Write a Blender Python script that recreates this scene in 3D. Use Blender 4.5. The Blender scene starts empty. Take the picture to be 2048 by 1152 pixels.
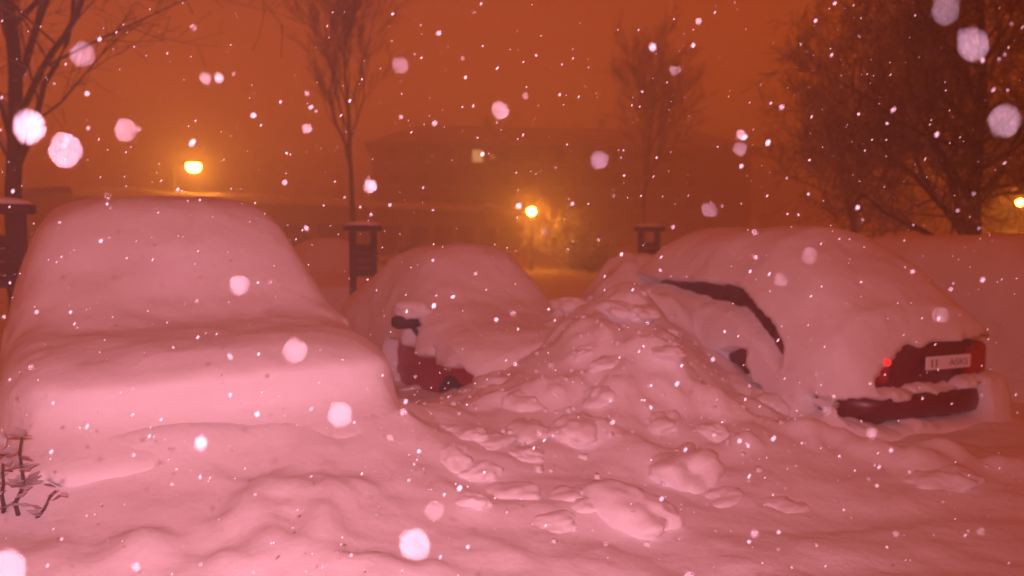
import bpy, bmesh, math, random
import numpy as np
from mathutils import Vector, Matrix

# ------------------------------------------------------------------ camera, world, light, exposure
scene = bpy.context.scene
COL = scene.collection
R = math.radians
CAM_Z, F_PX, PITCH = 2.0, 1607.0, math.atan((576 - 465) / 1607.0)

cam = bpy.data.cameras.new('camera')
cam.sensor_width = 36.0
cam.lens = 36.0 * F_PX / 2048.0
cam.clip_start, cam.clip_end = 0.02, 3000
cam.dof.use_dof = True
cam.dof.focus_distance = 3.2
cam.dof.aperture_fstop = 1.6
cam_o = bpy.data.objects.new('camera', cam)
cam_o.location = (0, 0, CAM_Z)
cam_o.rotation_euler = (R(90) - PITCH, 0, 0)
COL.objects.link(cam_o)
scene.camera = cam_o

world = bpy.data.worlds.new('World')
scene.world = world
world.use_nodes = True
wn, wl = world.node_tree.nodes, world.node_tree.links
bg = wn['Background']
# night overcast lit from below by sodium street lighting: a warm dome, a little brighter low down
wtc = wn.new('ShaderNodeTexCoord'); wsep = wn.new('ShaderNodeSeparateXYZ')
wramp = wn.new('ShaderNodeValToRGB')
wramp.color_ramp.elements[0].position = 0.0
wramp.color_ramp.elements[0].color = (0.58, 0.092, 0.007, 1)
wramp.color_ramp.elements[1].position = 0.45
wramp.color_ramp.elements[1].color = (0.30, 0.033, 0.004, 1)
wl.new(wtc.outputs['Generated'], wsep.inputs[0])
wl.new(wsep.outputs['Z'], wramp.inputs[0])
wl.new(wramp.outputs[0], bg.inputs['Color'])
bg.inputs['Strength'].default_value = 1.0

# the flash of the phone that took the picture, beside its lens (it lights the snow in front)
fl = bpy.data.lights.new('phone_flash', 'SPOT')
fl.energy = 880.0
fl.spot_size = R(112); fl.spot_blend = 1.0
fl.color = (1.0, 0.42, 0.55)
fl.shadow_soft_size = 0.012
fl_o = bpy.data.objects.new('phone_flash', fl)
fl_o.location = (-0.05, 0.0, CAM_Z + 0.14)
fl_o.rotation_euler = (R(85), 0, R(7))
COL.objects.link(fl_o)

vs = scene.view_settings
vs.view_transform = 'Standard'; vs.look = 'None'; vs.exposure = 0.0; vs.gamma = 1.0
vs.use_curve_mapping = False
scene.render.engine = 'CYCLES'
scene.cycles.use_denoising = True
scene.cycles.use_adaptive_sampling = True
scene.cycles.adaptive_threshold = 0.02
scene.cycles.max_bounces = 6
scene.cycles.volume_bounces = 4
scene.cycles.sample_clamp_indirect = 4.0

# ------------------------------------------------------------------ helpers

rng = np.random.default_rng(7)
random.seed(7)

def ray(px, py):
    """direction of a photo pixel (2048 x 1152)"""
    x, y = (px - 1024) / F_PX, -(py - 576) / F_PX
    c, s = math.cos(PITCH), math.sin(PITCH)
    return Vector((x, c + y * s, y * c - s))

def at(px, py, Y):
    d = ray(px, py)
    k = Y / d.y
    return Vector((d.x * k, Y, CAM_Z + d.z * k))

def _h(ix, iy, iz, seed):
    n = (ix * 374761393 + iy * 668265263 + iz * 2147483647 + seed * 1274126177) & 0xffffffff
    n = ((n ^ (n >> 13)) * 1274126177) & 0xffffffff
    n = n ^ (n >> 16)
    return (n & 0xffff) / 65535.0 * 2 - 1

def vnoise(p, seed=0):
    p = np.asarray(p, float)
    i = np.floor(p).astype(np.int64); f = p - i
    f = f * f * f * (f * (f * 6 - 15) + 10)
    r = 0
    for dx in (0, 1):
        for dy in (0, 1):
            for dz in (0, 1):
                w = (f[..., 0] if dx else 1 - f[..., 0]) * (f[..., 1] if dy else 1 - f[..., 1]) * (f[..., 2] if dz else 1 - f[..., 2])
                r = r + w * _h(i[..., 0] + dx, i[..., 1] + dy, i[..., 2] + dz, seed)
    return r

def fbm(p, octv=4, seed=0, gain=0.5):
    p = np.asarray(p, float); a = 1.0; r = 0
    for k in range(octv):
        r = r + a * vnoise(p, seed + k * 17); p = p * 2.03 + 5.1; a *= gain
    return r

def sstep(a, b, x):
    t = np.clip((x - a) / (b - a), 0, 1)
    return t * t * (3 - 2 * t)

def mesh_obj(name, verts, faces, mat, parent=None, smooth=True):
    me = bpy.data.meshes.new(name)
    if isinstance(faces, np.ndarray):
        v = np.ascontiguousarray(verts, dtype=np.float32); f = np.ascontiguousarray(faces, dtype=np.int32)
        me.vertices.add(len(v)); me.vertices.foreach_set('co', v.ravel())
        me.loops.add(f.size); me.loops.foreach_set('vertex_index', f.ravel())
        me.polygons.add(len(f))
        me.polygons.foreach_set('loop_start', np.arange(len(f), dtype=np.int32) * f.shape[1])
        me.update(calc_edges=True); me.validate()
    else:
        me.from_pydata([tuple(map(float, v)) for v in verts], [], [tuple(map(int, f)) for f in faces])
        me.update()
    if smooth:
        me.polygons.foreach_set('use_smooth', [True] * len(me.polygons))
    if mat: me.materials.append(mat)
    o = bpy.data.objects.new(name, me); COL.objects.link(o)
    if parent: o.parent = parent
    return o

def grid_faces(nu, nv, closed_v=False):
    i, j = np.meshgrid(np.arange(nu - 1), np.arange(nv if closed_v else nv - 1), indexing='ij')
    j2 = (j + 1) % nv
    return np.stack([i * nv + j, (i + 1) * nv + j, (i + 1) * nv + j2, i * nv + j2], -1).reshape(-1, 4)

def bm_obj(name, bm, mat, parent=None, smooth=False, bevel=0.0):
    if bevel:
        bmesh.ops.bevel(bm, geom=list(bm.edges), offset=bevel, segments=2, affect='EDGES', clamp_overlap=True)
    bmesh.ops.recalc_face_normals(bm, faces=bm.faces)
    me = bpy.data.meshes.new(name); bm.to_mesh(me); bm.free()
    if smooth: me.polygons.foreach_set('use_smooth', [True] * len(me.polygons))
    if mat: me.materials.append(mat)
    o = bpy.data.objects.new(name, me); COL.objects.link(o)
    if parent: o.parent = parent
    return o

def box_bm(x0, x1, y0, y1, z0, z1, bm=None):
    bm = bm or bmesh.new()
    v = [bm.verts.new((x, y, z)) for x in (x0, x1) for y in (y0, y1) for z in (z0, z1)]
    for f in ((0, 1, 3, 2), (4, 6, 7, 5), (0, 4, 5, 1), (2, 3, 7, 6), (0, 2, 6, 4), (1, 5, 7, 3)):
        bm.faces.new([v[k] for k in f])
    return bm

def box(name, x0, x1, y0, y1, z0, z1, mat, parent=None, bevel=0.0):
    return bm_obj(name, box_bm(x0, x1, y0, y1, z0, z1), mat, parent, False, bevel)

def lathe(name, prof, mat, parent=None, n=24, axis='Z', loc=(0, 0, 0)):
    """prof: (radius, height) list"""
    a = np.linspace(0, 2 * np.pi, n, endpoint=False)
    vs_ = []
    for r, h in prof:
        for t in a:
            x, y = r * math.cos(t), r * math.sin(t)
            vs_.append({'Z': (x, y, h), 'X': (h, x, y), 'Y': (x, h, y)}[axis])
    vs_ = np.array(vs_) + np.array(loc)
    f = [tuple(q) for q in grid_faces(len(prof), n, True)]
    return mesh_obj(name, vs_, f, mat, parent)

def tubes(paths, sides=6):
    """paths: list of (points Nx3, radii N) -> verts, faces (built in batches of equal length)"""
    V, Fc, base = [], [], 0
    ang = np.linspace(0, 2 * np.pi, sides, endpoint=False)
    byn = {}
    for pts, rad in paths: byn.setdefault(len(pts), []).append((pts, rad))
    for n, ps in byn.items():
        pts = np.array([p for p, r in ps], float); rad = np.array([r for p, r in ps], float)
        tg = np.gradient(pts, axis=1); tg /= np.linalg.norm(tg, axis=-1, keepdims=True) + 1e-9
        up = np.where(np.abs(tg[..., 2:3]) > 0.9, np.array([1.0, 0, 0]), np.array([0, 0, 1.0]))
        u = np.cross(tg, up); u /= np.linalg.norm(u, axis=-1, keepdims=True) + 1e-9
        w = np.cross(tg, u)
        ring = pts[:, :, None, :] + (np.cos(ang)[:, None] * u[:, :, None, :] + np.sin(ang)[:, None] * w[:, :, None, :]) * rad[:, :, None, None]
        V.append(ring.reshape(-1, 3))
        gf = grid_faces(n, sides, True)
        Fc.append((gf[None] + (base + np.arange(len(ps)) * n * sides)[:, None, None]).reshape(-1, 4))
        base += len(ps) * n * sides
    return np.concatenate(V), np.concatenate(Fc)

def tube_obj(name, paths, mat, parent=None, sides=6):
    v, f = tubes(paths, sides)
    return mesh_obj(name, v, f, mat, parent)

def tag(o, label=None, cat=None, group=None, kind=None):
    if label: o['label'] = label
    if cat: o['category'] = cat
    if group: o['group'] = group
    if kind: o['kind'] = kind
    return o

def empty(name, loc, rz=0.0, label=None, cat=None, group=None):
    o = bpy.data.objects.new(name, None); COL.objects.link(o)
    o.empty_display_size = 0.2
    o.location = loc; o.rotation_euler = (0, 0, rz)
    return tag(o, label, cat, group)

def copy_tree(o, parent=None):
    c = o.copy(); COL.objects.link(c); c.parent = parent
    for ch in list(o.children): copy_tree(ch, c)
    return c

# ------------------------------------------------------------------ materials
def mat(name, col, rough=0.6, metal=0.0, spec=0.5, noise=0.0, scale=8.0, bump=0.0, bscale=60.0, emit=None, estr=0.0, coat=0.0):
    m = bpy.data.materials.new(name); m.use_nodes = True
    nt = m.node_tree; b = nt.nodes['Principled BSDF']
    b.inputs['Base Color'].default_value = (*col, 1)
    b.inputs['Roughness'].default_value = rough
    b.inputs['Metallic'].default_value = metal
    b.inputs['Specular IOR Level'].default_value = spec
    b.inputs['Coat Weight'].default_value = coat
    tc = nt.nodes.new('ShaderNodeTexCoord')
    if noise:
        n = nt.nodes.new('ShaderNodeTexNoise'); n.inputs['Scale'].default_value = scale; n.inputs['Detail'].default_value = 6
        mx = nt.nodes.new('ShaderNodeMix'); mx.data_type = 'RGBA'
        mx.inputs[6].default_value = (*[c * (1 - noise) for c in col], 1)
        mx.inputs[7].default_value = (*[min(1, c * (1 + noise)) for c in col], 1)
        nt.links.new(tc.outputs['Object'], n.inputs['Vector'])
        nt.links.new(n.outputs['Fac'], mx.inputs[0]); nt.links.new(mx.outputs[2], b.inputs['Base Color'])
    if bump:
        n2 = nt.nodes.new('ShaderNodeTexNoise'); n2.inputs['Scale'].default_value = bscale; n2.inputs['Detail'].default_value = 8
        bp = nt.nodes.new('ShaderNodeBump'); bp.inputs['Strength'].default_value = bump; bp.inputs['Distance'].default_value = 0.02
        nt.links.new(tc.outputs['Object'], n2.inputs['Vector'])
        nt.links.new(n2.outputs['Fac'], bp.inputs['Height']); nt.links.new(bp.outputs[0], b.inputs['Normal'])
    if emit:
        b.inputs['Emission Color'].default_value = (*emit, 1); b.inputs['Emission Strength'].default_value = estr
    return m

def snowy(name, col, cover=0.35, rough=0.8):
    """bark or masonry with snow caught on its upper faces"""
    m = mat(name, col, rough, noise=0.3, scale=12)
    nt = m.node_tree; b = nt.nodes['Principled BSDF']
    g = nt.nodes.new('ShaderNodeNewGeometry'); s = nt.nodes.new('ShaderNodeSeparateXYZ')
    mr = nt.nodes.new('ShaderNodeMapRange'); mr.inputs[1].default_value = cover; mr.inputs[2].default_value = cover + 0.25
    src = b.inputs['Base Color'].links[0].from_socket
    mx = nt.nodes.new('ShaderNodeMix'); mx.data_type = 'RGBA'; mx.inputs[7].default_value = (0.82, 0.83, 0.86, 1)
    nt.links.new(g.outputs['Normal'], s.inputs[0]); nt.links.new(s.outputs['Z'], mr.inputs[0])
    nt.links.new(mr.outputs[0], mx.inputs[0]); nt.links.new(src, mx.inputs[6]); nt.links.new(mx.outputs[2], b.inputs['Base Color'])
    return m

SNOW = mat('snow', (0.86, 0.86, 0.88), 0.75, spec=0.25, noise=0.03, scale=3, bump=0.35, bscale=14)
FLAKE = mat('snowflake', (0.74, 0.86, 0.93), 0.5, spec=0.5)
RED = mat('red_paint', (0.36, 0.006, 0.03), 0.35, noise=0.15, scale=5, coat=0.2)
MAROON = mat('maroon_paint', (0.15, 0.006, 0.014), 0.35, noise=0.15, scale=5, coat=0.2)
DARKP = mat('dark_paint', (0.035, 0.012, 0.02), 0.4, noise=0.2, scale=5, coat=0.2)
GLASS = mat('car_glass', (0.09, 0.006, 0.012), 0.25, spec=0.5)
PLASTIC = mat('black_plastic', (0.055, 0.014, 0.022), 0.6, noise=0.25, scale=20)
RUBBER = mat('tyre_rubber', (0.05, 0.016, 0.022), 0.85, noise=0.3, scale=25, bump=0.3, bscale=40)
RIM = mat('wheel_rim', (0.05, 0.02, 0.025), 0.6, metal=0.3, noise=0.2)
LENS_R = mat('tail_lens', (0.42, 0.01, 0.012), 0.15, noise=0.2, scale=30)
LENS_W = mat('head_lens', (0.4, 0.4, 0.42), 0.1, noise=0.2, scale=30)
GLINT_R = mat('red_reflector_glint', (0.6, 0.01, 0.01), 0.3, emit=(1, 0.01, 0.015), estr=2.2)  # emission stands in for flash light returned by a red reflector
PLATE = mat('plate_white', (0.88, 0.9, 0.95), 0.35, noise=0.04)
INK = mat('plate_ink', (0.28, 0.27, 0.28), 0.5)
WOOD = snowy('dark_wood', (0.11, 0.04, 0.03), 0.8)
BARK = snowy('bark', (0.09, 0.04, 0.028), 0.3)
TWIG = snowy('twig', (0.12, 0.05, 0.03), 0.3)
TWIG_S = snowy('snowy_twig', (0.2, 0.14, 0.1), -0.3)
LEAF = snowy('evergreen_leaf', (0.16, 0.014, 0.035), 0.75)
WALL = mat('building_wall', (0.30, 0.18, 0.12), 0.9, noise=0.15, scale=2, bump=0.2)
CONC = mat('garage_wall', (0.38, 0.30, 0.25), 0.9, noise=0.2, scale=2, bump=0.2)
DOORM = mat('garage_door_paint', (0.10, 0.07, 0.05), 0.6, noise=0.15)
PANE = mat('window_glass', (0.03, 0.03, 0.035), 0.1)
PANE_LIT = mat('lit_window', (0.6, 0.5, 0.3), 0.4, emit=(1.0, 0.62, 0.22), estr=1.6)
PANE_DIM = mat('dimly_lit_window', (0.5, 0.4, 0.2), 0.4, emit=(1.0, 0.45, 0.12), estr=0.75)
FRAME = mat('window_frame', (0.35, 0.33, 0.3), 0.6, noise=0.1)
STEEL = snowy('pole_steel', (0.12, 0.12, 0.12), 0.5)
LAMP = mat('sodium_lamp', (1, 0.8, 0.4), 0.4, emit=(1.0, 0.32, 0.03), estr=140.0)
GLOBE = mat('globe_lamp', (1, 0.8, 0.5), 0.4, emit=(1.0, 0.30, 0.025), estr=240.0)

# ------------------------------------------------------------------ snowy ground
HEAPS = [  # x, y, sx, sy, height : ploughed banks and drifts
    (0.95, 8.2, 1.05, 1.1, 0.70), (0.75, 7.1, 1.0, 0.8, 0.40), (1.45, 9.7, 1.0, 1.1, 0.66), (0.5, 6.2, 1.1, 0.7, 0.20),
    (1.35, 7.0, 0.7, 0.6, 0.25), (1.75, 8.4, 0.5, 0.8, 0.25), (1.75, 10.6, 1.0, 0.9, 1.02),
    (-1.3, 4.0, 1.3, 0.7, 0.12), (2.2, 5.9, 0.9, 0.4, 0.10), (3.6, 5.6, 0.8, 0.4, 0.12), (-3.4, 4.4, 0.6, 0.6, 0.12),
]
DRIFTS = [(-1.68, 4.76, R(30), 1.12, 4.7, 0.44, 0.5), (0.55, 7.48, R(30), 0.8, 4.2, 0.04, 0.5), (3.54, 6.82, R(22), 0.8, 4.2, 0.06, 0.5)]
def ground_z(x, y):
    x = np.asarray(x, float); y = np.asarray(y, float)
    z = 0.30 + 0 * x
    lump = 0 * x
    for hx, hy, sx, sy, h in HEAPS:
        g = np.exp(-((x - hx) / sx) ** 2 - ((y - hy) / sy) ** 2)
        z = z + h * g; lump = lump + g
    for cx, cy, b, hw, L, h, fall in DRIFTS:                # snow drifted up against the cars
        lx = (x - cx) * math.cos(b) + (y - cy) * math.sin(b); ly = -(x - cx) * math.sin(b) + (y - cy) * math.cos(b)
        d = np.hypot(np.maximum(np.abs(lx) - hw, 0), np.maximum(np.maximum(-ly, ly - L), 0))
        z = z + h * np.exp(-d / fall)
    p = np.stack([x, y, 0 * x], -1)
    near = np.exp(-((x - 0.3) / 6) ** 2 - ((y - 6) / 6) ** 2)
    z = z + 0.05 * fbm(p * 0.7, 3, 3) * (0.4 + near)
    # trampled, furrowed area in front of the cars
    q = np.stack([x * 0.7 + y * 0.3, y * 2.4 - x * 0.5, 0 * x], -1)
    z = z + 0.03 * fbm(q * 0.9, 3, 11) * near * np.clip(1 - 0.8 * lump, 0, 1)
    cl = fbm(p * 1.7, 4, 23)
    z = z + np.clip(lump, 0, 1.2) * 0.20 * np.maximum(cl + 0.1, -0.15) * near
    z = z + 0.010 * fbm(p * 6, 2, 31) * near
    return z

def spaced(lo, hi, step, far):
    a = list(np.arange(lo, hi + 1e-6, step)); s = step
    while a[-1] < far: s *= 1.22; a.append(a[-1] + s)
    s = step
    while a[0] > -far: s *= 1.22; a.insert(0, a[0] - s)
    return np.array(a)

gx, gy = spaced(-5.5, 7.5, 0.045, 600), spaced(3.0, 12.0, 0.045, 600)
GX, GY = np.meshgrid(gx, gy, indexing='ij')
GZ = ground_z(GX, GY)
gnd = mesh_obj('snowy_ground', np.stack([GX, GY, GZ], -1).reshape(-1, 3), grid_faces(len(gx), len(gy))[:, ::-1], SNOW)
gnd.data.flip_normals() if gnd.data.polygons[0].normal.z < 0 else None
tag(gnd, kind='structure')

def ground_hit(px, py):
    d = ray(px, py); k = np.arange(2.0, 18.0, 0.01)
    hit = np.argmax(CAM_Z + d.z * k < ground_z(d.x * k, d.y * k))
    return Vector((0, 0, CAM_Z)) + d * float(k[hit])

# ------------------------------------------------------------------ cars
def interp(tab, t, k):
    ts = [r[0] for r in tab]
    return np.interp(t, ts, [r[k] for r in tab])

def car_section(P, t):
    """half section of the body at t: rows of (half width, z) from sill to roof centre"""
    w, wt = interp(P['prof'], t, 1), interp(P['prof'], t, 2)
    zb, belt, top = interp(P['prof'], t, 3), interp(P['prof'], t, 4), interp(P['prof'], t, 5)
    return [(w * 0.93, zb), (w, zb + 0.12), (w * 1.0, zb + (belt - zb) * 0.6), (w * 0.975, belt - 0.03), (w * 0.95, belt),
            (wt, max(top - 0.07, belt + 0.004)), (wt * 0.86, max(top - 0.015, belt + 0.008)), (wt * 0.45, max(top, belt + 0.012))]

def build_body(P, parent, paint):
    L = P['L']
    ts = np.concatenate([[0.0, 0.02, 0.06, 0.12, 0.2], np.linspace(0.3, L - 0.3, 34), [L - 0.2, L - 0.12, L - 0.06, L - 0.02, L]])
    rings = []
    for t in ts:
        e = min(t, L - t)
        k = 1 - 0.22 * (1 - min(1, e / 0.35)) ** 2          # plan rounding of the corners
        s = car_section(P, t)
        half = [(a * k, z) for a, z in s]
        ring = [(a, t, z) for a, z in half] + [(-a, t, z) for a, z in half[::-1]]
        rings.append(ring)
    n = len(rings[0])
    V = np.array(rings).reshape(-1, 3)
    F = [tuple(f) for f in grid_faces(len(ts), n, True)]
    F.append(tuple(range(n))); F.append(tuple(range((len(ts) - 1) * n, len(ts) * n))[::-1])
    return mesh_obj('body', V, F, paint, parent)

def side_panel(P, name, t0, t1, v0, v1, side, m, parent, off=0.008, lean0=0.0, lean1=0.0):
    """a pane lying on the greenhouse side, between belt (v=0) and roof edge (v=1); lean shears its ends"""
    V = []
    nt, nv = 8, 4
    for i in range(nt + 1):
        for j in range(nv + 1):
            v = v0 + (v1 - v0) * j / nv
            a, b = t0 + lean0 * v, t1 + lean1 * v
            t = a + (b - a) * i / nt
            s = car_section(P, t)
            w = s[4][0] * (1 - v) + s[5][0] * v; z = s[4][1] * (1 - v) + s[5][1] * v
            V.append((side * (w + off), t, z))
    return mesh_obj(name, V, grid_faces(nt + 1, nv + 1), m, parent)

def end_pane(P, name, t0, t1, m, parent, off=0.01):
    V = []; nt, ns = 6, 10
    for i in range(nt + 1):
        t = t0 + (t1 - t0) * i / nt
        s = car_section(P, t)
        for j in range(ns + 1):
            u = -1 + 2 * j / ns
            w = s[6][0] * 0.98
            V.append((u * w, t, s[6][1] + (s[7][1] - s[6][1]) * (1 - u * u) + off))
    return mesh_obj(name, V, grid_faces(nt + 1, ns + 1), m, parent)

def wheel(parent, s, t, r=0.32, wd=0.2):
    sg = 1 if s > 0 else -1
    w = lathe('wheel', [(0.001, -wd / 2), (r * 0.55, -wd / 2), (r * 0.62, -wd * 0.3), (r * 0.62, wd * 0.3), (r * 0.5, wd / 2), (0.001, wd / 2)], PLASTIC, parent, 20, 'X')
    w.location = (s, t, r)
    lathe('tyre', [(r * 0.62, -wd / 2), (r * 0.9, -wd / 2), (r, -wd * 0.35), (r, wd * 0.35), (r * 0.9, wd / 2), (r * 0.62, wd / 2)], RUBBER, w, 28, 'X')
    bm = bmesh.new()
    for k in range(6):
        a = k * math.pi / 3
        b = box_bm(sg * wd * 0.5 - 0.012, sg * wd * 0.5 + 0.014, -0.025, 0.025, 0.03, r * 0.6)
        bmesh.ops.rotate(b, verts=b.verts, cent=(0, 0, 0), matrix=Matrix.Rotation(a, 3, 'X'))
        me = bpy.data.meshes.new('tmp'); b.to_mesh(me); b.free(); bm.from_mesh(me); bpy.data.meshes.remove(me)
    bm_obj('rim', bm, RIM, w)
    return w

def bar_arc(name, P, z0, z1, depth, m, parent, end=0, grow=0.03):
    """a bumper: a bar that follows the rounded end of the car"""
    W = P['prof'][2][1]; V = []; n = 24
    for i in range(n + 1):
        u = -1 + 2 * i / n
        s = u * (W + grow)
        y = -depth + (abs(u) ** 5) * 0.55
        for (dz, dy) in ((z0, 0.05), (z0 + 0.02, 0.0), ((z0 + z1) / 2, -0.02), (z1 - 0.02, 0.0), (z1, 0.06), (z1, 0.2), (z0, 0.2)):
            yy = y + dy
            V.append((s, yy if end == 0 else P['L'] - yy, dz))
    F = [tuple(f) for f in grid_faces(n + 1, 7, True)]
    return mesh_obj(name, V, F, m, parent)

def mirror(P, parent, s, t, z, paint):
    sg = 1 if s > 0 else -1
    a = np.linspace(0, 2 * np.pi, 14, endpoint=False)
    V = []
    for k, (dy, sc_) in enumerate([(-0.07, 0.35), (-0.06, 0.75), (-0.03, 0.95), (0.02, 1.0), (0.05, 0.97), (0.055, 0.9)]):
        for q in a:
            c, d = math.cos(q), math.sin(q)
            V.append((s + sg * 0.02 + 0.16 * sc_ * math.copysign(abs(c) ** 0.6, c), t + dy, z + 0.075 * sc_ * math.copysign(abs(d) ** 0.6, d)))
    F = [tuple(f) for f in grid_faces(6, 14, True)] + [tuple(range(14)), tuple(range(70, 84))[::-1]]
    h = mesh_obj('door_mirror', V, F, paint, parent)
    box('mirror_glass', s - 0.1, s + 0.1, t + 0.056, t + 0.062, z - 0.055, z + 0.055, GLASS, h)
    tube_obj('mirror_arm', [([(s - sg * 0.04, t, z - 0.05), (s - sg * 0.10, t + 0.01, z - 0.13), (s - sg * 0.20, t + 0.02, z - 0.17)], [0.028, 0.03, 0.035])], PLASTIC, h, 8)
    return h

def snow_shell(P, parent, depth, gz, masks, seed, nu=190, nv=130, ext=0.34, bulge=None, fat=0.0):
    """thick snow lying over the car and plastered down its sides; masks push it back where the car shows"""
    L = P['L']
    # along the length: dense where the ends drop
    e = np.linspace(0, 1, 36)
    t = np.concatenate([-ext + (ext + 0.12) * e ** 1.5, np.linspace(0.12, L - 0.12, nu - 72)[1:-1], (L + ext - (ext + 0.12) * e ** 1.5)[::-1]])
    tc = np.clip(t, 0.0, L)
    # smoothed profile
    def sm(k, r=0.22):
        acc = 0
        for d in np.linspace(-1, 1, 9): acc = acc + interp(P['prof'], np.clip(tc + d * r, 0.05, L - 0.05), k)
        return acc / 9
    w, wt, belt, top = sm(1, 0.1), sm(2), sm(4), sm(5)
    w, wt = w + fat, wt + fat
    edge = np.minimum(t, L - t)
    k = np.where(edge > 0.14, 1.0, sstep(-ext, 0.14, edge) ** 0.8)
    dz = depth(t) if callable(depth) else depth
    plan = 1 - 0.16 * (1 - np.clip((edge + ext) / (ext + 0.45), 0, 1)) ** 2.2
    V = []
    vv = np.linspace(-1, 1, nv)
    for i in range(len(t)):
        zt = top[i] + dz[i] if hasattr(dz, '__len__') else top[i] + dz
        b = min(belt[i] + 0.05, zt - 0.14)
        C = np.array([(w[i] + 0.55, gz - 0.12), (w[i] + 0.30, gz + 0.05), (w[i] + 0.16, gz + 0.22), (w[i] + 0.13, (gz + 0.22 + b) / 2), (w[i] + 0.11, b - 0.02),
                      (0.5 * (w[i] + wt[i]) + 0.11, b + (zt - b) * 0.42), (wt[i] + 0.09, b + (zt - b) * 0.72), (wt[i] - 0.08, b + (zt - b) * 0.94), (wt[i] * 0.45, zt + 0.015), (0, zt + 0.03)])
        C[:, 1] = (gz - 0.12) + (C[:, 1] - (gz - 0.12)) * k[i]
        C[:, 0] *= plan[i]
        seg = np.concatenate([[0], np.cumsum(np.linalg.norm(np.diff(C, axis=0), axis=1) + 0.02)]); seg /= seg[-1]
        u = 1 - np.abs(vv)
        # smooth the control polygon by averaging a few shifted lookups
        sx = 0; sz = 0
        for d in (-0.05, -0.025, 0, 0.025, 0.05):
            uu = u + d
            uu = np.where(uu > 1, 2 - uu, uu)
            xs = np.interp(uu, seg, C[:, 0]); xs = np.where(u + d > 1, -xs, xs)
            xs = np.where(uu < 0, C[0, 0] - uu * 2.0, xs)
            sx = sx + xs; sz = sz + np.interp(uu, seg, C[:, 1])
        V.append(np.stack([np.sign(vv + 1e-9) * sx / 5, np.full(nv, t[i]), sz / 5], -1))
    V = np.array(V)
    du = np.gradient(V, axis=0); dv = np.gradient(V, axis=1)
    N = np.cross(dv, du); N /= np.linalg.norm(N, axis=-1)[..., None] + 1e-9
    if N[len(t) // 2, nv // 2, 2] < 0: N = -N
    n1 = fbm(V * 1.5, 4, seed); n2 = fbm(V * np.array([0.8, 4.0, 6.0]), 2, seed + 9)
    amp = 0.035 * sstep(gz - 0.05, gz + 0.25, V[..., 2])
    D = V + N * (amp * n1 + 0.005 * n2)[..., None]
    if bulge: D[..., 1] -= bulge(V[..., 0], V[..., 2]) * sstep(0.55, 0.0, V[..., 1])
    wob = 0.07 * fbm(V * 5.0, 3, seed + 40)
    for fn, dep, dirn in masks:
        m = np.clip(fn(V[..., 0], V[..., 1], V[..., 2], wob), 0, 1)
        d = np.array(dirn, float)
        D = D + (m * dep)[..., None] * d
    F = grid_faces(len(t), nv)
    o = mesh_obj('snow_cover', D.reshape(-1, 3), F, SNOW, parent)
    if o.data.polygons[(len(t) // 2) * (nv - 1) + nv // 2].normal.z < 0: o.data.flip_normals()
    return o

def rect(c, lo, hi, wob, soft=0.05):
    return sstep(lo - soft, lo + soft, c + wob) * (1 - sstep(hi - soft, hi + soft, c + wob))

# profiles: t, half width, roof half width, sill z, belt z, top z   (t = 0 is the end towards the camera)
HATCH_REAR = dict(L=4.4, prof=[(0, 0.74, 0.60, 0.36, 0.98, 1.00), (0.06, 0.80, 0.62, 0.34, 1.02, 1.06), (0.14, 0.85, 0.62, 0.30, 1.03, 1.16), (0.5, 0.87, 0.62, 0.22, 1.02, 1.43),
    (0.95, 0.875, 0.63, 0.20, 1.00, 1.50), (1.9, 0.88, 0.64, 0.20, 0.96, 1.53), (3.15, 0.88, 0.64, 0.20, 0.95, 1.50), (3.6, 0.87, 0.66, 0.20, 0.94, 1.12), (3.8, 0.86, 0.70, 0.20, 0.90, 1.0), (4.2, 0.82, 0.62, 0.25, 0.80, 0.86), (4.4, 0.72, 0.55, 0.3, 0.68, 0.72)])
SEDAN_FRONT = dict(L=4.3, prof=[(0, 0.72, 0.55, 0.32, 0.62, 0.68), (0.1, 0.80, 0.60, 0.28, 0.72, 0.78), (0.3, 0.85, 0.68, 0.22, 0.80, 0.86), (0.9, 0.87, 0.72, 0.20, 0.90, 0.96), (1.2, 0.875, 0.68, 0.20, 0.93, 1.03),
    (1.85, 0.88, 0.60, 0.20, 0.96, 1.42), (2.4, 0.88, 0.60, 0.20, 0.97, 1.47), (3.1, 0.87, 0.59, 0.20, 0.98, 1.42), (3.75, 0.86, 0.62, 0.22, 0.97, 1.05), (4.2, 0.80, 0.6, 0.3, 0.93, 0.98), (4.3, 0.72, 0.55, 0.34, 0.88, 0.92)])
SUV_FRONT = dict(L=4.5, prof=[(0, 0.84, 0.70, 0.40, 0.92, 0.98), (0.1, 0.93, 0.77, 0.36, 0.98, 1.05), (0.3, 0.97, 0.83, 0.30, 1.02, 1.09), (0.9, 0.99, 0.87, 0.28, 1.05, 1.13), (1.15, 0.995, 0.86, 0.28, 1.06, 1.15),
    (1.85, 1.0, 0.80, 0.28, 1.08, 1.70), (2.4, 1.0, 0.79, 0.28, 1.08, 1.78), (3.9, 0.99, 0.78, 0.28, 1.08, 1.76), (4.3, 0.97, 0.76, 0.3, 1.08, 1.5), (4.5, 0.88, 0.70, 0.36, 1.04, 1.1)])

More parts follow.
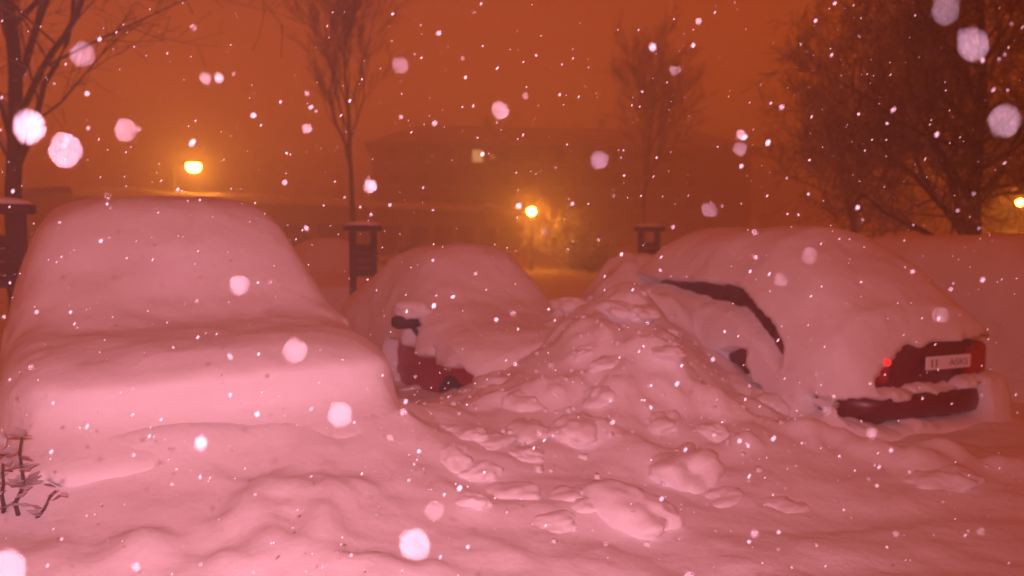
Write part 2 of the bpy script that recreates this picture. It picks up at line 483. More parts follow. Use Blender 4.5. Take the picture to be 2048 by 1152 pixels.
def make_car(P, loc, b, label, paint, gz, depth, masks, seed, rear, group='parked cars buried in snow', bulge=None, ext=0.34, nu=190, nv=130):
    c = empty('parked_car', (loc[0], loc[1], 0), b, label, 'car', group)
    L = P['L']; W = 0.875 if P is not SUV_FRONT else 1.0
    build_body(P, c, paint)
    r = 0.32 if P is not SUV_FRONT else 0.36
    for s in (-1, 1):
        wheel(c, s * (W - 0.1), 0.78, r); wheel(c, s * (W - 0.1), L - 0.82, r)
    if rear:
        for s in (-1, 1):
            side_panel(P, 'side_window', 2.0, 3.5, 0.05, 0.95, s, GLASS, c, lean1=-0.5)
            side_panel(P, 'side_window', 0.95, 1.92, 0.05, 0.95, s, GLASS, c)
            side_panel(P, 'quarter_window', 0.42, 0.88, 0.2, 0.92, s, GLASS, c, lean0=0.3)
        end_pane(P, 'rear_window', 0.12, 0.5, GLASS, c); end_pane(P, 'windscreen', 3.03, 3.53, GLASS, c)
        for s in (-1, 1):
            lb = box_bm(min(s * 0.44, s * 0.80), max(s * 0.44, s * 0.80), -0.045, 0.10, 0.74, 1.03)
            for v in lb.verts:                                  # swept-back lens
                if abs(v.co.x) > 0.6: v.co.y += 0.09
                if abs(v.co.x) < 0.6 and v.co.z > 0.9: v.co.z -= 0.05
            lp = bm_obj('tail_light', lb, LENS_R, c, False, 0.025)
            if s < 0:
                lathe('reflector_glint', [(0.001, -0.075), (0.02, -0.07), (0.03, -0.05), (0.03, 0.0)], GLINT_R, lp, 14, 'Y', (-0.49, 0, 0.925))  # reflector in the lens, its flash glint added as glow
                lp['label'] = 'tail light with a small red reflector and its added glow'
        bar_arc('bumper', P, 0.44, 0.66, 0.13, paint, c, 0)
        bar_arc('front_bumper', P, 0.3, 0.55, 0.08, PLASTIC, c, 1)
    else:
        t1 = 1.2; t2 = 1.85
        for s in (-1, 1):
            side_panel(P, 'side_window', 1.45, 2.35, 0.05, 0.95, s, GLASS, c, lean0=0.45)
            side_panel(P, 'side_window', 2.43, 3.2 if P is SEDAN_FRONT else 3.4, 0.05, 0.95, s, GLASS, c, lean1=-0.1)
        end_pane(P, 'windscreen', t1, t2, GLASS, c)
        end_pane(P, 'rear_window', L - 0.9, L - 0.3, GLASS, c)
        for s in (-1, 1):
            zl = 0.68 if P is SEDAN_FRONT else 0.82
            lb = box_bm(min(s * 0.42, s * 0.76), max(s * 0.42, s * 0.76), -0.02, 0.2, zl - 0.09, zl + 0.07)
            for v in lb.verts:
                if abs(v.co.x) > 0.6: v.co.y += 0.09
            bm_obj('headlight', lb, LENS_W, c, False, 0.02)
            mz = 1.08 if P is SEDAN_FRONT else 1.2
            mirror(P, c, s * (W + (0.13 if P is SEDAN_FRONT else -0.06)), 1.5, mz, PLASTIC if P is SEDAN_FRONT else paint)
            tube_obj('wiper', [([(s * 0.1, t1 + 0.0, 1.06), (s * 0.45 + 0.1, t1 + 0.25, 1.25)], [0.008, 0.006])], PLASTIC, c, 5)
        bar_arc('bumper', P, 0.30, 0.56, 0.10, PLASTIC, c, 0)
        bar_arc('rear_bumper', P, 0.34, 0.60, 0.10, PLASTIC, c, 1)
        gb = box_bm(-0.36, 0.36, -0.03, 0.05, 0.58, 0.70)
        bm_obj('grille', gb, PLASTIC, c, False, 0.02)
    for s in (-1, 1):
        tube_obj('door_handle', [([(s * (W + 0.012), 2.15, 0.86), (s * (W + 0.03), 2.2, 0.87), (s * (W + 0.03), 2.3, 0.87), (s * (W + 0.012), 2.35, 0.86)], [0.012] * 4)], PLASTIC, c, 6)
    snow_shell(P, c, depth, gz, masks, seed, nu, nv, ext, bulge, 0.13 if P is SUV_FRONT else 0.0)
    return c

# --- left: tall car, front towards the camera, wholly drifted over
def m_suv(s, t, z, w):
    a = rect(s, -1.6, -0.84, w * 1.2) * rect(z, 0.44, 0.86, w * 2.2, 0.06) * (fbm(np.stack([s * 7, t * 7, z * 4], -1), 3, 77) > 0.16) * (t < 0.5)
    return a
SUV = make_car(SUV_FRONT, (-1.80, 4.97), R(30), 'tall snow-buried car with smooth white drift over bonnet, windscreen and roof', DARKP, 0.36,
         lambda t: 0.20 + 0.33 * sstep(1.3, 2.3, t), [(m_suv, 0.62, (0.8, 0.6, 0))], 101, False,
         bulge=lambda s, z: 0.12 * np.exp(-((z - 1.14) / 0.10) ** 2) - 0.03 * np.exp(-((z - 0.90) / 0.10) ** 2) + 0.16 * np.exp(-((z - 0.70) / 0.12) ** 2), ext=0.55)

# --- middle: red car, front end buried in the ploughed bank, mirror and wheel showing
def m_mid_low(s, t, z, w):
    a = rect(t, 0.92, 2.15, w * 1.2) * rect(z, 0.26, 0.84, w * 1.4)
    b = rect(t, 0.22, 1.2, w * 1.0) * rect(z, 0.10, 0.68, w * 1.0)
    return np.maximum(a, b) * (s < -0.6)
def m_mid_win(s, t, z, w):
    return rect(t, 1.36, 1.58, w * 0.6) * rect(z, 0.74, 1.06, w, 0.03) * (s < -0.6)
MID = make_car(SEDAN_FRONT, (0.55, 7.48), R(30), 'red car in deep snow with one door mirror and front wheel showing', RED, 0.32,
         lambda t: 0.16 + 0.24 * sstep(1.3, 2.2, t), [(m_mid_low, 0.42, (1, 0, 0)), (m_mid_win, 0.36, (1, 0, 0))], 202, False)

# --- right: hatchback, rear towards the camera, number plate and tail light showing
def m_r_win(s, t, z, w):
    line = 1.47 - 0.55 * np.clip(1.5 - t, 0, 2) ** 1.25                # follows the roof line down to the rear
    hgt = 0.09 + 0.13 * sstep(2.9, 1.3, t)
    return sstep(0.6, 0.85, t) * (1 - sstep(3.4, 3.7, t)) * (1 - sstep(-0.03, 0.03, z + w * 0.25 - line)) * sstep(-0.03, 0.03, z - w * 0.25 - (line - hgt)) * (s < -0.35)
def m_r_side(s, t, z, w):
    return np.maximum(rect(t, 1.05, 1.55, w) * rect(z, 0.66, 0.84, w), rect(t, 0.9, 1.5, w) * rect(z, 0.52, 0.60, w * 0.6, 0.03)) * (s < -0.6)
def m_r_face(s, t, z, w):
    tri = rect(s, -0.62 + 0.0, 1.3, w) * rect(z, 0.745, 1.03 - 0.0, w * 0.5, 0.03) * sstep(-0.04, 0.04, (s + 0.66) * 0.62 + 0.745 - z + w * 0.4)
    low = rect(s, -0.88, 0.50, w) * rect(z, 0.45, 0.62, w * 0.6, 0.03)
    return np.maximum(tri, low) * (t < 0.3)
def m_r_corner(s, t, z, w):
    return rect(t, 0.14, 0.36, w) * rect(z, 0.50, 0.62, w * 0.5) * (s < -0.6)
RIGHT = make_car(HATCH_REAR, (3.54, 6.82), R(22), 'snow-covered hatchback with its white number plate and dark bumper showing', MAROON, 0.34,
         lambda t: 0.22 + 0.28 * sstep(0.25, 1.2, t), [(m_r_win, 0.30, (1, 0, 0)), (m_r_side, 0.34, (1, 0, 0)), (m_r_face, 0.62, (0, 1, 0)), (m_r_corner, 0.3, (1, 0.2, 0))], 303, True)
pl = box('number_plate', -0.07, 0.45, -0.075, -0.058, 0.835, 0.95, PLATE, RIGHT, 0.004)
def letters(txt, x0, x1, z0, z1, y, parent):
    cu = bpy.data.curves.new('plate_text', 'FONT'); cu.body = txt; cu.size = 1.0; cu.extrude = 0.004
    tmp = bpy.data.objects.new('tmp', cu); COL.objects.link(tmp)
    bpy.context.view_layer.update()
    me = bpy.data.meshes.new_from_object(tmp.evaluated_get(bpy.context.evaluated_depsgraph_get()))
    bpy.data.objects.remove(tmp)
    v = np.array([q.co[:] for q in me.vertices]); lo, hi = v.min(0), v.max(0)
    for q in me.vertices:
        x, yy, zz = q.co
        q.co = (x0 + (x - lo[0]) / (hi[0] - lo[0]) * (x1 - x0), y - zz * 0.5, z0 + (yy - lo[1]) / (hi[1] - lo[1]) * (z1 - z0))
    me.materials.clear(); me.materials.append(INK)
    o = bpy.data.objects.new('plate_lettering', me); COL.objects.link(o); o.parent = parent
letters('II', -0.02, 0.05, 0.86, 0.925, -0.0765, pl)
letters('ASRS', 0.19, 0.41, 0.862, 0.918, -0.0765, pl)

# --- next car in the row, and one farther back between the first two
make_car(HATCH_REAR, (6.35, 8.1), R(20), 'car under an unbroken snow mound beyond the hatchback with the number plate', DARKP, 0.34,
         lambda t: 0.24 + 0.20 * sstep(0.25, 1.2, t), [], 404, True, nu=140, nv=80)
def m_far(s, t, z, w): return rect(z, 0.45, 1.15, w) * (t < 0.3) * rect(s, -0.7, 0.7, w)
make_car(SEDAN_FRONT, (-3.05, 15.2), R(24), 'car under a smooth snow mound parked in the second row', DARKP, 0.32,
         lambda t: 0.16 + 0.22 * sstep(1.3, 2.2, t), [], 505, False, nu=120, nv=70)

# snow heaped on the red car's mirror
def blob(name, c, r, seed, m=SNOW, sub=3, amp=0.18, parent=None, freq=1.4):
    bm = bmesh.new(); bmesh.ops.create_icosphere(bm, subdivisions=sub, radius=1)
    p = np.array([v.co[:] for v in bm.verts]); n = fbm(p * freq, 3, seed)
    for v, k in zip(bm.verts, n):
        q = v.co * (1 + amp * float(k)); v.co = (q.x * r[0], q.y * r[1], q.z * r[2])
    o = bm_obj(name, bm, m, parent, True); o.location = c
    return o
blob('mirror_snow', (-0.97, 1.53, 1.19), (0.19, 0.17, 0.11), 5, amp=0.3, parent=MID)
for q in (1,): blob('mirror_snow', (q * 1.08, 1.5, 1.22), (0.19, 0.2, 0.17), 6 + q, amp=0.25, parent=SUV)

# ------------------------------------------------------------------ snow clods thrown up by the plough
clods = [(1365, 930, .17), (1130, 985, .11), (1010, 985, .10), (960, 940, .08), (905, 905, .10), (930, 870, .08), (985, 880, .09), (1040, 905, .07), (1250, 1008, .15), (1180, 1000, .08),
         (1290, 622, .10), (1240, 612, .09), (1265, 655, .12), (990, 762, .12), (1050, 800, .10), (1120, 760, .12), (1060, 860, .12), (1150, 850, .10), (1240, 850, .12), (1200, 790, .09), (1320, 840, .10),
         (1470, 790, .12), (1525, 800, .11), (1420, 860, .09), (1090, 720, .10), (1010, 700, .09), (1170, 700, .08), (960, 830, .08), (905, 860, .06), (1885, 955, .12), (1700, 985, .09), (1560, 1010, .10), (1460, 990, .08),
         (1060, 640, .09), (1130, 605, .10), (1330, 700, .09), (1370, 770, .08), (940, 1000, .06), (1090, 1040, .07), (1330, 1050, .09), (1340, 660, .07), (1220, 720, .08), (1280, 770, .07)]
for i, (px, py, r) in enumerate(clods):
    if i > 10 and i % 3 == 0: continue
    p = ground_hit(px, py); r *= 1.5
    o = blob('snow_clod', (p.x, p.y, float(ground_z(p.x, p.y)) - r * 0.30), (r * random.uniform(1.1, 1.7), r * random.uniform(.9, 1.2), r * random.uniform(.5, .7)), 900 + i, amp=0.28, sub=4, freq=1.5)
    o.rotation_euler = (random.uniform(-.2, .2), random.uniform(-.2, .2), random.uniform(0, 3))
    lab = ('largest soft clod of snow on the flat trampled snow' if i == 0 else 'small clod of snow stuck on the steep bank between the red car and the hatchback' if py < 780 and px < 1400
           else 'clod of snow lying close beside the hatchback' if px > 1400 and py < 900 else 'soft clod of snow lying on the flat trampled snow')
    tag(o, lab, 'snow clod', 'snow clods thrown up between the cars')

# crumbs of broken snow round the bank: uncountable, one object
rc = np.random.default_rng(12); nC = 340
cx_ = rc.normal(0.8, 0.95, nC); cy_ = rc.normal(6.6, 0.9, nC); ok = (cy_ > 4.2) & (cy_ < 8.6); cx_, cy_ = cx_[ok], cy_[ok]
cz_ = ground_z(cx_, cy_); cubeV = np.array([(x, y, z) for x in (-1, 1) for y in (-1, 1) for z in (-1, 1)], float)
cubeF = np.array([(0, 1, 3, 2), (4, 6, 7, 5), (0, 4, 5, 1), (2, 3, 7, 6), (0, 2, 6, 4), (1, 5, 7, 3)])
sz = 0.006 + 0.020 * rc.random(len(cx_)) ** 3
V = cubeV[None] * rc.uniform(0.5, 1.2, (len(cx_), 8, 3)) * sz[:, None, None]
an = rc.uniform(0, 6.28, len(cx_))[:, None]
V = np.stack([V[..., 0] * np.cos(an) - V[..., 1] * np.sin(an) + cx_[:, None], V[..., 0] * np.sin(an) + V[..., 1] * np.cos(an) + cy_[:, None], V[..., 2] + cz_[:, None] + sz[:, None] * 0.3], -1)
tag(mesh_obj('snow_crumbs', V.reshape(-1, 3), (cubeF[None] + (np.arange(len(cx_)) * 8)[:, None, None]).reshape(-1, 4), SNOW, None, False), 'small crumbs of broken snow scattered round the bank', 'snow crumbs', kind='stuff')

# ------------------------------------------------------------------ trees
def branch_tree(seed, height, r0, spread, levels, nchild, first=0.3, droop=0.0, lean=(0, 0)):
    rs = np.random.default_rng(seed); trunk, crown = [], []
    def grow(p, d, length, r, lev):
        n = max(4, int(length / 0.35)) if lev < 2 else 4
        pts = [p]; dirs = [d]; step = length / n
        for i in range(n):
            d = d + rs.normal(0, 0.10 if lev else 0.035, 3) + np.array([0, 0, 0.05 - droop * lev * 0.06]); d = d / np.linalg.norm(d)
            p = p + d * step; pts.append(p); dirs.append(d)
        tip = 0.25 if lev else 0.18
        rad = r * (1 - (1 - tip) * np.linspace(0, 1, n + 1))
        (trunk if lev < 2 else crown).append((np.array(pts), rad))
        if lev >= levels: return
        k = nchild[lev]
        for i in range(k):
            f = (first if lev == 0 else 0.2) + (1 - (first if lev == 0 else 0.2)) * (i + rs.random()) / k
            j = min(n - 1, int(f * n)); q = pts[j] + (pts[j + 1] - pts[j]) * (f * n - j)
            dd = dirs[j]; az = rs.random() * 2 * np.pi
            a = np.cross(dd, [0.3, 0.2, 1.0] if abs(dd[2]) < 0.9 else [1.0, 0, 0]); a /= np.linalg.norm(a); bb = np.cross(dd, a)
            ang = spread * rs.uniform(0.7, 1.25)
            nd = dd * math.cos(ang) + (a * math.cos(az) + bb * math.sin(az)) * math.sin(ang)
            grow(q, nd, length * rs.uniform(0.36, 0.55) * (1.15 - 0.5 * f if lev == 0 else 1), max(rad[j] * rs.uniform(0.4, 0.6), 0.004), lev + 1)
    grow(np.zeros(3), np.array([lean[0], lean[1], 1.0]), height, r0, 0)
    return trunk, crown

def tree(name, loc, seed, height, r0, spread, nchild, label, first=0.3, bark=BARK, twig=TWIG, levels=4, droop=0.0, lean=(0, 0), cat='tree', group=None, rmin=None):
    t, c = branch_tree(seed, height, r0, spread, levels, nchild, first, droop, lean)
    if rmin: c = [(p, np.maximum(r, rmin)) for p, r in c]
    o = empty(name, (loc[0], loc[1], float(ground_z(loc[0], loc[1])) - 0.05), 0, label, cat, group)
    tube_obj('trunk', t, bark, o, 7); tube_obj('crown', c, twig, o, 3)
    return o

G = 'bare winter trees'
p = at(30, 470, 13.0); tree('bare_tree', (p.x, p.y), 3, 10.5, 0.15, 0.85, [22, 10, 8, 5], 'tall bare tree rising behind the tall snow-buried car', 0.22, rmin=0.005, group=G)
p = at(714, 470, 25.0); tree('bare_tree', (p.x, p.y), 8, 8.6, 0.11, 0.42, [14, 7, 6, 4], 'slender bare tree standing behind the wooden stand beside the red car', 0.42, rmin=0.007, group=G)
p = at(1285, 470, 44.0); tree('bare_tree', (p.x, p.y), 21, 9.8, 0.16, 0.5, [14, 7, 6, 4], 'pale distant bare tree near the lamp-lit shrub', 0.40, rmin=0.014, group=G)
p = at(1945, 470, 17.0); tree('bare_tree', (p.x, p.y), 34, 7.2, 0.20, 1.0, [30, 11, 8, 5], 'broad bare tree with a dense twiggy crown behind the hatchback', 0.14, rmin=0.007, group=G)
p = at(2110, 470, 23.0); tree('bare_tree', (p.x, p.y), 55, 9.5, 0.2, 0.9, [24, 10, 7, 5], 'tall bare tree beyond the broad twiggy tree', 0.16, rmin=0.010, group=G)
p = at(1700, 470, 34.0); tree('bare_tree', (p.x, p.y), 61, 9.0, 0.16, 0.85, [20, 9, 7, 4], 'hazy bare tree in front of the far dark trees', 0.15, rmin=0.014, group=G)

# ------------------------------------------------------------------ wooden roofed stands
def stand(loc, rz, label):
    o = empty('wooden_stand', (loc[0], loc[1], 0.2), rz, label, 'stand', 'wooden roofed stands behind the cars')
    for s in (-0.17, 0.17):
        box('post', s - 0.055, s + 0.055, -0.06, 0.06, 0, 1.82, WOOD, o, 0.008)
    for k in range(4):
        box('board', -0.112, 0.112, -0.02, 0.02, 1.08 + k * 0.135, 1.205 + k * 0.135, WOOD, o, 0.006)
    box('roof', -0.30, 0.30, -0.18, 0.18, 1.823, 1.92, WOOD, o, 0.01)
    bm = bmesh.new(); bmesh.ops.create_icosphere(bm, subdivisions=3, radius=1)
    for v in bm.verts: v.co = (v.co.x * 0.29, v.co.y * 0.18, max(v.co.z, 0) * 0.07 + 1.922)
    bm_obj('snow_cap', bm, SNOW, o, True)
    return o
p = at(726, 470, 13.2); stand((p.x, p.y), R(8), 'dark wooden roofed stand behind the red car')
p = at(6, 470, 8.9); stand((p.x, p.y), R(20), 'dark wooden roofed stand beside the tall snow-buried car').scale = (1, 1, 1.1)
p = at(1298, 470, 16.5); stand((p.x, p.y), R(-5), 'dark wooden roofed stand half hidden by the hatchback roof snow')

# ------------------------------------------------------------------ lamps
def globe_lamp(loc, h, label, r=0.19):
    o = empty('garden_lamp', (loc[0], loc[1], float(ground_z(*loc)) - 0.05), 0, label, 'street lamp', 'globe lamps on short poles')
    lathe('pole', [(0.09, 0), (0.09, 0.3), (0.045, 0.35), (0.04, h - 0.3), (0.07, h - 0.28), (0.08, h - 0.18)], STEEL, o, 12)
    bm = bmesh.new(); bmesh.ops.create_icosphere(bm, subdivisions=3, radius=r)
    g = bm_obj('globe', bm, GLOBE, o, True); g.location = (0, 0, h)
    lathe('lamp_cap', [(0.001, h + r * 1.12), (r * 0.5, h + r * 1.05), (r * 0.75, h + r * 0.8), (r * 0.6, h + r * 0.83)], STEEL, o, 14)
    return o
p = at(1063, 422, 36.0); globe_lamp((p.x, p.y), p.z - 0.25, 'glowing globe lamp beside the orange-lit snowy shrub')
p = at(2040, 405, 38.0); globe_lamp((p.x, p.y), p.z - 0.25, 'glowing globe lamp behind the broad twiggy tree', 0.16)

hp = at(387, 331, 46.0); pp = at(345, 331, 46.0)
sl = empty('street_lamp', (pp.x, pp.y, 0.2), 0, 'tall sodium street lamp with a snow-plastered pole', 'street lamp')
H = hp.z - 0.2; dx = hp.x - pp.x
tube_obj('pole', [([(0, 0, 0), (0, 0, 2), (0, 0, 4), (0, 0, H - 0.55)], [0.15, 0.13, 0.12, 0.11])], STEEL, sl, 10)
tube_obj('arm', [([(0, 0, H - 0.6), (0.05, 0, H - 0.2), (0.3, 0, H + 0.08), (dx - 0.3, 0, H + 0.14)], [0.06, 0.055, 0.05, 0.045])], STEEL, sl, 8)
bm = bmesh.new(); bmesh.ops.create_icosphere(bm, subdivisions=3, radius=1)
for v in bm.verts: v.co = (v.co.x * 0.52 + dx, v.co.y * 0.24, v.co.z * 0.17 + H + 0.15 if v.co.z > 0 else v.co.z * 0.05 + H + 0.15)
hd = bm_obj('lamp_head', bm, STEEL, sl, True)
bm = bmesh.new(); bmesh.ops.create_icosphere(bm, subdivisions=3, radius=1)
for v in bm.verts: v.co = (v.co.x * 0.42 + dx, v.co.y * 0.22, v.co.z * 0.33 + H - 0.06)
bm_obj('lamp_glass', bm, LAMP, hd, True)

# shrubs lit by the globe lamps
def shrub(loc, seed, h, label, n=70):
    rs = np.random.default_rng(seed); o = empty('snowy_shrub', (loc[0], loc[1], 0.25), 0, label, 'shrub', 'snowy shrubs')
    st, tw = [], []
    for i in range(n):
        az, el = rs.random() * 6.283, rs.uniform(0.5, 1.45); L = h * rs.uniform(0.6, 1.05)
        d = np.array([math.cos(az) * math.cos(el), math.sin(az) * math.cos(el), math.sin(el)])
        pts = np.array([d * L * k + np.array([0, 0, -0.10 * L * k * k]) + rs.normal(0, 0.02, 3) for k in np.linspace(0, 1, 6)])
        st.append((pts, np.linspace(0.03, 0.014, 6)))
        for k in range(16):
            q = pts[rs.integers(2, 6)] + rs.normal(0, .03, 3); e = d + rs.normal(0, 0.7, 3); e /= np.linalg.norm(e)
            l2 = h * rs.uniform(0.1, 0.28)
            tw.append((np.array([q, q + e * l2 * 0.5, q + e * l2 + [0, 0, -0.02]]), np.array([0.022, 0.02, 0.012])))
    tube_obj('stems', st, BARK, o, 5); tube_obj('crown', tw, TWIG_S, o, 4)
    return o
p = at(1150, 470, 37.2); shrub((p.x, p.y), 5, 2.9, 'tall snowy shrub glowing orange in lamp light')
p = at(1185, 470, 35.0); shrub((p.x, p.y), 6, 1.7, 'low snowy shrub in front of the tall lamp-lit one', 50)
p = at(2020, 470, 38.8); shrub((p.x, p.y), 9, 1.9, 'snowy shrub under the lamp behind the broad tree', 60)
p = at(610, 470, 24.0); shrub((p.x, p.y), 12, 1.7, 'dark snowy shrub between the tall buried car and the red car', 60)
p = at(820, 470, 27.0); shrub((p.x, p.y), 13, 1.5, 'dark snowy shrub behind the red car roof', 60)
p = at(930, 470, 29.0); shrub((p.x, p.y), 14, 1.6, 'dark snowy shrub below the globe lamp', 60)

def leafy_plant(px, py, label):
    g = ground_hit(px, py); rs = np.random.default_rng(4)
    o = empty('evergreen_plant', (g.x, g.y, g.z - 0.03), 0, label, 'plant')
    for (sx, h) in ((-0.10, 0.50), (-0.03, 0.30), (0.13, 0.14), (0.04, 0.42)):
        pts = np.array([(sx + 0.06 * k * sx / 0.1 + rs.normal(0, 0.008), rs.normal(0, 0.01), h * k) for k in np.linspace(0, 1, 6)])
        tube_obj('stem', [(pts, np.linspace(0.012, 0.005, 6))], BARK, o, 5)
        for j in range(int(h * 60)):
            c0 = pts[rs.integers(1, 6)] + rs.normal(0, 0.012, 3); az = rs.random() * 6.28; d = np.array([math.cos(az), math.sin(az), rs.uniform(-0.5, 0.6)]); d /= np.linalg.norm(d)
            w = np.cross(d, (0, 0, 1)); w /= np.linalg.norm(w); l = rs.uniform(0.06, 0.11)
            V = [c0, c0 + d * l * .5 + w * l * .36, c0 + d * l, c0 + d * l * .5 - w * l * .36, c0 + d * l * .5 + np.array([0, 0, l * .1])]
            mesh_obj('leaf', V, [(0, 1, 4), (1, 2, 4), (2, 3, 4), (3, 0, 4)], LEAF, o)
    return o
leafy_plant(24, 1025, 'dark leafy plant poking out of the snow beside the tall buried car')

# ------------------------------------------------------------------ garage row and apartment house
a0, a1 = at(150, 470, 40.0), at(1060, 470, 78.0)
gl = math.hypot(a1.x - a0.x, a1.y - a0.y); ga = math.atan2(a1.y - a0.y, a1.x - a0.x)
gr = empty('garage_row', (a0.x, a0.y, 0.2), ga, 'long low garage row with a snowy flat roof', 'garage')
box('wall', 0, gl, 0, 5, 0, 3.5, CONC, gr)
box('roof', -0.3, gl + 0.3, -0.35, 5.3, 3.5, 3.68, CONC, gr, 0.02)
nx = 120; xs = np.linspace(-0.3, gl + 0.3, nx); prof_ = [(-0.40, 3.6), (-0.46, 3.72), (-0.42, 3.95), (-0.2, 4.08), (1, 4.12), (5.2, 4.1), (5.35, 3.7)]
V = [(x, y, z + (0.05 * math.sin(x * 0.7) + 0.04 * math.sin(x * 2.3)) * (z > 3.7)) for x in xs for y, z in prof_]
mesh_obj('roof_snow', V, grid_faces(nx, len(prof_)), SNOW, gr)
for k in range(int(gl // 3.2)):
    d = box('garage_door', 0.5 + k * 3.2, 2.9 + k * 3.2, -0.06, 0.02, 0.0, 2.3, DOORM, gr, 0.01)
    for q in range(4): box('panel', 0.6 + k * 3.2, 2.8 + k * 3.2, -0.09, -0.05, 0.1 + q * 0.55, 0.55 + q * 0.55, DOORM, d)

b0, b1 = at(745, 470, 86.0), at(1500, 470, 92.0)
bw = math.hypot(b1.x - b0.x, b1.y - b0.y); ba = math.atan2(b1.y - b0.y, b1.x - b0.x)
bd = empty('apartment_house', (b0.x, b0.y, 0.0), ba, 'dark apartment house with two lit windows and a snowy pitched roof', 'building')
EV = 11.6; DP = 12.0
box('wall', 0, bw, 0, DP, 0, EV, WALL, bd)
rz_, ov = EV + 2.6, 0.8
V = [(-ov, -ov, EV - 0.15), (bw + ov, -ov, EV - 0.15), (bw + ov, DP + ov, EV - 0.15), (-ov, DP + ov, EV - 0.15), (bw * 0.12, DP / 2, rz_), (bw * 0.9, DP / 2, rz_)]
rf = mesh_obj('roof', V, [(0, 1, 5, 4), (2, 3, 4, 5), (1, 2, 5), (3, 0, 4), (0, 3, 2, 1)], snowy('roof_tiles', (0.12, 0.06, 0.04), 0.8), bd, False)
for q in (0.3, 0.62):
    box('chimney', bw * q, bw * q + 0.9, DP / 2 + 0.6, DP / 2 + 1.4, EV + 1.2, rz_ + 1.2, WALL, rf)
wins = []
ncol = 13
pw = at(957, 313, 86.6); lit_x = (pw.x - b0.x) * math.cos(ba) + 0.1
for c_ in range(ncol):
    for s_ in range(4):
        wins.append((lit_x + (c_ - 4) * 3.0, 1.95 + s_ * 2.55))
for (wx, wz) in wins:
    if not 0.6 < wx < bw - 1.6: continue
    lit = abs(wx - lit_x) < 0.1 and abs(wz - 9.6) < 0.1
    fr = box('window', wx - 0.62, wx + 0.62, -0.06, 0.05, wz - 0.06, wz + 1.36, FRAME, bd)
    for q in (-1, 1):
        box('pane', wx + (q - 1) * 0.27 + 0.0 if q > 0 else wx - 0.55, wx + 0.55 if q > 0 else wx - 0.03, -0.075, -0.04, wz + 0.02, wz + 1.28, PANE_LIT if lit else PANE, fr)
    box('sill', wx - 0.7, wx + 0.7, -0.22, -0.062, wz - 0.14, wz - 0.065, SNOW, fr)
# a small lit stair window next to the lit flat, and one low down
for (px, py, sz, m) in ((986, 313, 0.26, PANE_DIM), (980, 411, 0.3, PANE_DIM)):
    q = at(px, py, 87.0); wx = (q.x - b0.x) * math.cos(ba) + (q.y - b0.y) * math.sin(ba)
    f = box('stair_window', wx - sz - 0.06, wx + sz + 0.06, -0.11, 0.05, q.z - sz - 0.06, q.z + sz + 0.06, FRAME, bd)
    box('pane', wx - sz, wx + sz, -0.13, -0.10, q.z - sz, q.z + sz, m, f)

# a far belt of trees that reads as one mass
rs = np.random.default_rng(77); paths = []
forms = [branch_tree(1000 + i, 6 + 0.4 * i, 0.2, 0.7, 2, [9, 5], 0.2) for i in range(14)]
for i in range(120):
    x = rs.uniform(-80, 110); y = rs.uniform(98, 135)
    t, c = forms[i % 14]
    paths += [(p_ + np.array([x, y, 0.2]), np.maximum(r_, 0.05)) for p_, r_ in t + c]
tag(tube_obj('distant_wood', paths, TWIG, None, 3), 'dim belt of bare trees far beyond the houses', 'trees', kind='stuff')

# ------------------------------------------------------------------ falling snow
def flake_mesh(seed):
    rs = np.random.default_rng(seed); bm = bmesh.new()
    for k in range(5):
        b = bmesh.new(); bmesh.ops.create_icosphere(b, subdivisions=1, radius=1)
        c = rs.normal(0, 0.30, 3); s = rs.uniform(0.3, 0.6, 3)
        for v in b.verts: v.co = Vector((v.co.x * s[0] + c[0], v.co.y * s[1] + c[1], v.co.z * s[2] * 1.5 + c[2] * 2.0))
        me = bpy.data.meshes.new('t'); b.to_mesh(me); b.free(); bm.from_mesh(me); bpy.data.meshes.remove(me)
    for v in bm.verts: v.co *= 1.0 + 0.15 * rs.normal()
    me = bpy.data.meshes.new('snowflake'); bm.to_mesh(me); bm.free(); me.materials.append(FLAKE)
    return me
FM = [flake_mesh(k) for k in range(5)]
def flake(p, r, tilt):
    o = bpy.data.objects.new('snowflake', random.choice(FM)); COL.objects.link(o)
    o.location = p; o.scale = (r, r, r); o.rotation_euler = (random.uniform(-.4, .4), -tilt, 0)
    tag(o, 'white snowflake falling through the air', 'snowflake', 'falling snowflakes')
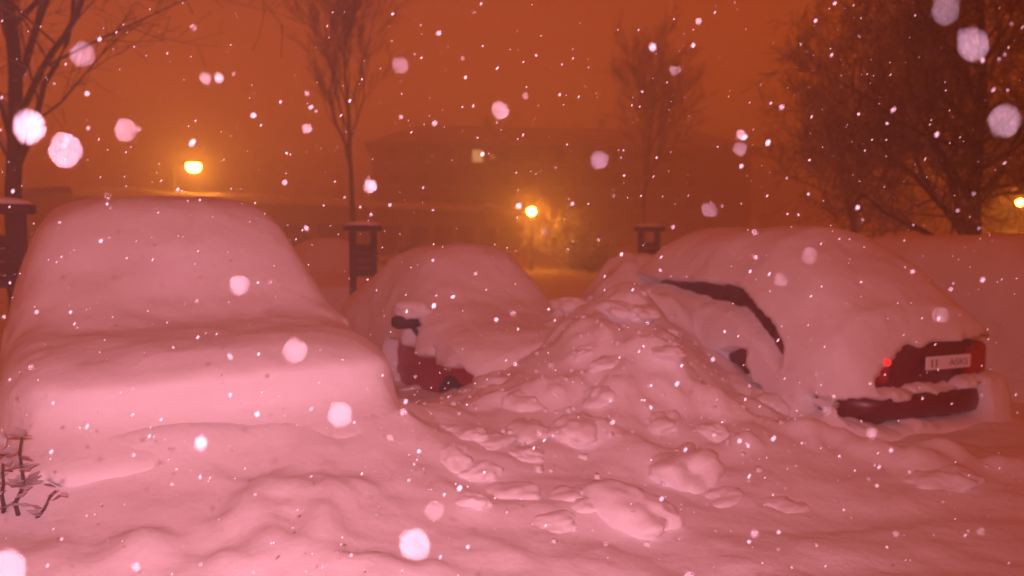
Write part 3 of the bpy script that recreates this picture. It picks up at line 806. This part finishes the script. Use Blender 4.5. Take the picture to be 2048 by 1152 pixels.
# flakes caught bright by the flash: pixel, distance, size
seen = [(437, 155, 1.15, 3.6), (412, 158, 0.9, 2.0), (614, 187, 1.6, 2.2), (1398, 42, 1.4, 3), (1305, 95, 1.3, 3), (504, 170, 2.5, 2), (1036, 658, 2.4, 4), (1302, 815, 2.2, 5), (1290, 800, 2.1, 3), (295, 622, 2.4, 2.5),
        (354, 938, 2.2, 2.8), (880, 746, 2.6, 2.5), (1495, 890, 1.9, 4.5), (686, 720, 2.2, 2.8), (935, 973, 2.2, 2.5), (955, 275, 2.4, 2.5), (1668, 792, 1.8, 3), (1604, 886, 2.0, 3), (1820, 945, 1.8, 3), (1563, 652, 2.4, 2.5),
        (1255, 395, 2.6, 2.5), (1036, 380, 2.6, 2.5), (1320, 540, 2.0, 3), (1512, 515, 1.8, 3), (376, 402, 2.4, 2.5), (95, 160, 2.8, 2), (1905, 512, 3, 2.5), (508, 1145, 2, 2.5), (310, 855, 2.8, 2), (1110, 640, 2.2, 3), (1750, 930, 2, 3),
        (60, 255, 0.40, 1.5), (165, 110, 0.5, 1.2), (250, 260, 0.55, 1.2), (130, 300, 0.38, 1.2), (480, 570, 0.6, 1.4), (590, 700, 0.5, 1.4), (680, 830, 0.5, 1.5), (830, 1090, 0.40, 1.6), (20, 1135, 0.36, 1.6), (1945, 90, 0.40, 1.6), (2010, 240, 0.40, 1.6), (1890, 20, 0.45, 1.2),
        (800, 130, 0.7, 1.2), (1000, 220, 0.65, 1.3), (1200, 320, 0.65, 1.3), (1420, 420, 0.7, 1.3), (1620, 510, 0.7, 1.3), (1880, 630, 0.7, 1.3), (870, 1020, 0.6, 1.2), (1480, 300, 0.8, 1.2), (1560, 560, 0.8, 1.2), (1350, 140, 0.9, 1.4)]
for px, py, d, r in seen:
    flake(at(px, py, d), r * 0.001 * random.uniform(0.75, 0.95), R(random.uniform(20, 40)))
for i in range(300 - len(seen)):
    d = 0.8 + 3.6 * random.random() ** 0.7
    flake(at(random.uniform(-20, 2068), random.uniform(-20, 1170) if d < 3.6 else random.uniform(-20, 700), d), random.uniform(0.0008, 0.0024), R(random.uniform(15, 45)))
# the rest of the snowfall
N = 16000
ico = bmesh.new(); bmesh.ops.create_icosphere(ico, subdivisions=1, radius=1)
iv = np.array([v.co[:] for v in ico.verts]); ifc = np.array([[v.index for v in f.verts] for f in ico.faces]); ico.free()
Yd = 1.5 + 24 * rng.random(N) ** 0.8
Px = rng.uniform(-0.75, 0.75, N) * Yd; Pz = CAM_Z + rng.uniform(-0.45, 0.40, N) * Yd
keep = (Pz > 0.9) | (Yd < 4.0); keep &= Pz > 0.55
Yd, Px, Pz = Yd[keep], Px[keep], Pz[keep]; n = len(Yd)
sc_ = rng.uniform(0.0014, 0.0042, n)[:, None, None] * rng.uniform(0.6, 1.3, (n, 1, 3)) * np.array([1, 1, 1.7])
ang = rng.uniform(0.3, 0.8, n)
L_ = iv[None] * sc_
X_ = L_[..., 0] * np.cos(ang)[:, None] - L_[..., 2] * np.sin(ang)[:, None]; Z_ = L_[..., 0] * np.sin(ang)[:, None] + L_[..., 2] * np.cos(ang)[:, None]
VV = np.stack([-X_ * 1 + Px[:, None], L_[..., 1] + Yd[:, None], Z_ + Pz[:, None]], -1).reshape(-1, 3)
FF = (ifc[None] + (np.arange(n) * len(iv))[:, None, None]).reshape(-1, 3)
tag(mesh_obj('falling_snow', VV, FF, FLAKE), 'fine snow falling through the night air', 'snowfall', kind='stuff')

# ------------------------------------------------------------------ snow-filled air
hz = box('haze', -700, 700, -700, 700, -2.0, 16.0, None)
hm = bpy.data.materials.new('snowy_air'); hm.use_nodes = True
hn = hm.node_tree.nodes; hn.clear()
ho = hn.new('ShaderNodeOutputMaterial'); pv = hn.new('ShaderNodeVolumePrincipled')
pv.inputs['Color'].default_value = (0.99, 0.99, 0.99, 1); pv.inputs['Density'].default_value = 0.020; pv.inputs['Anisotropy'].default_value = 0.86
hm.node_tree.links.new(pv.outputs[0], ho.inputs['Volume'])
hz.data.materials.append(hm)
tag(hz, 'orange-lit snowy air filling the whole place', 'haze', kind='stuff')
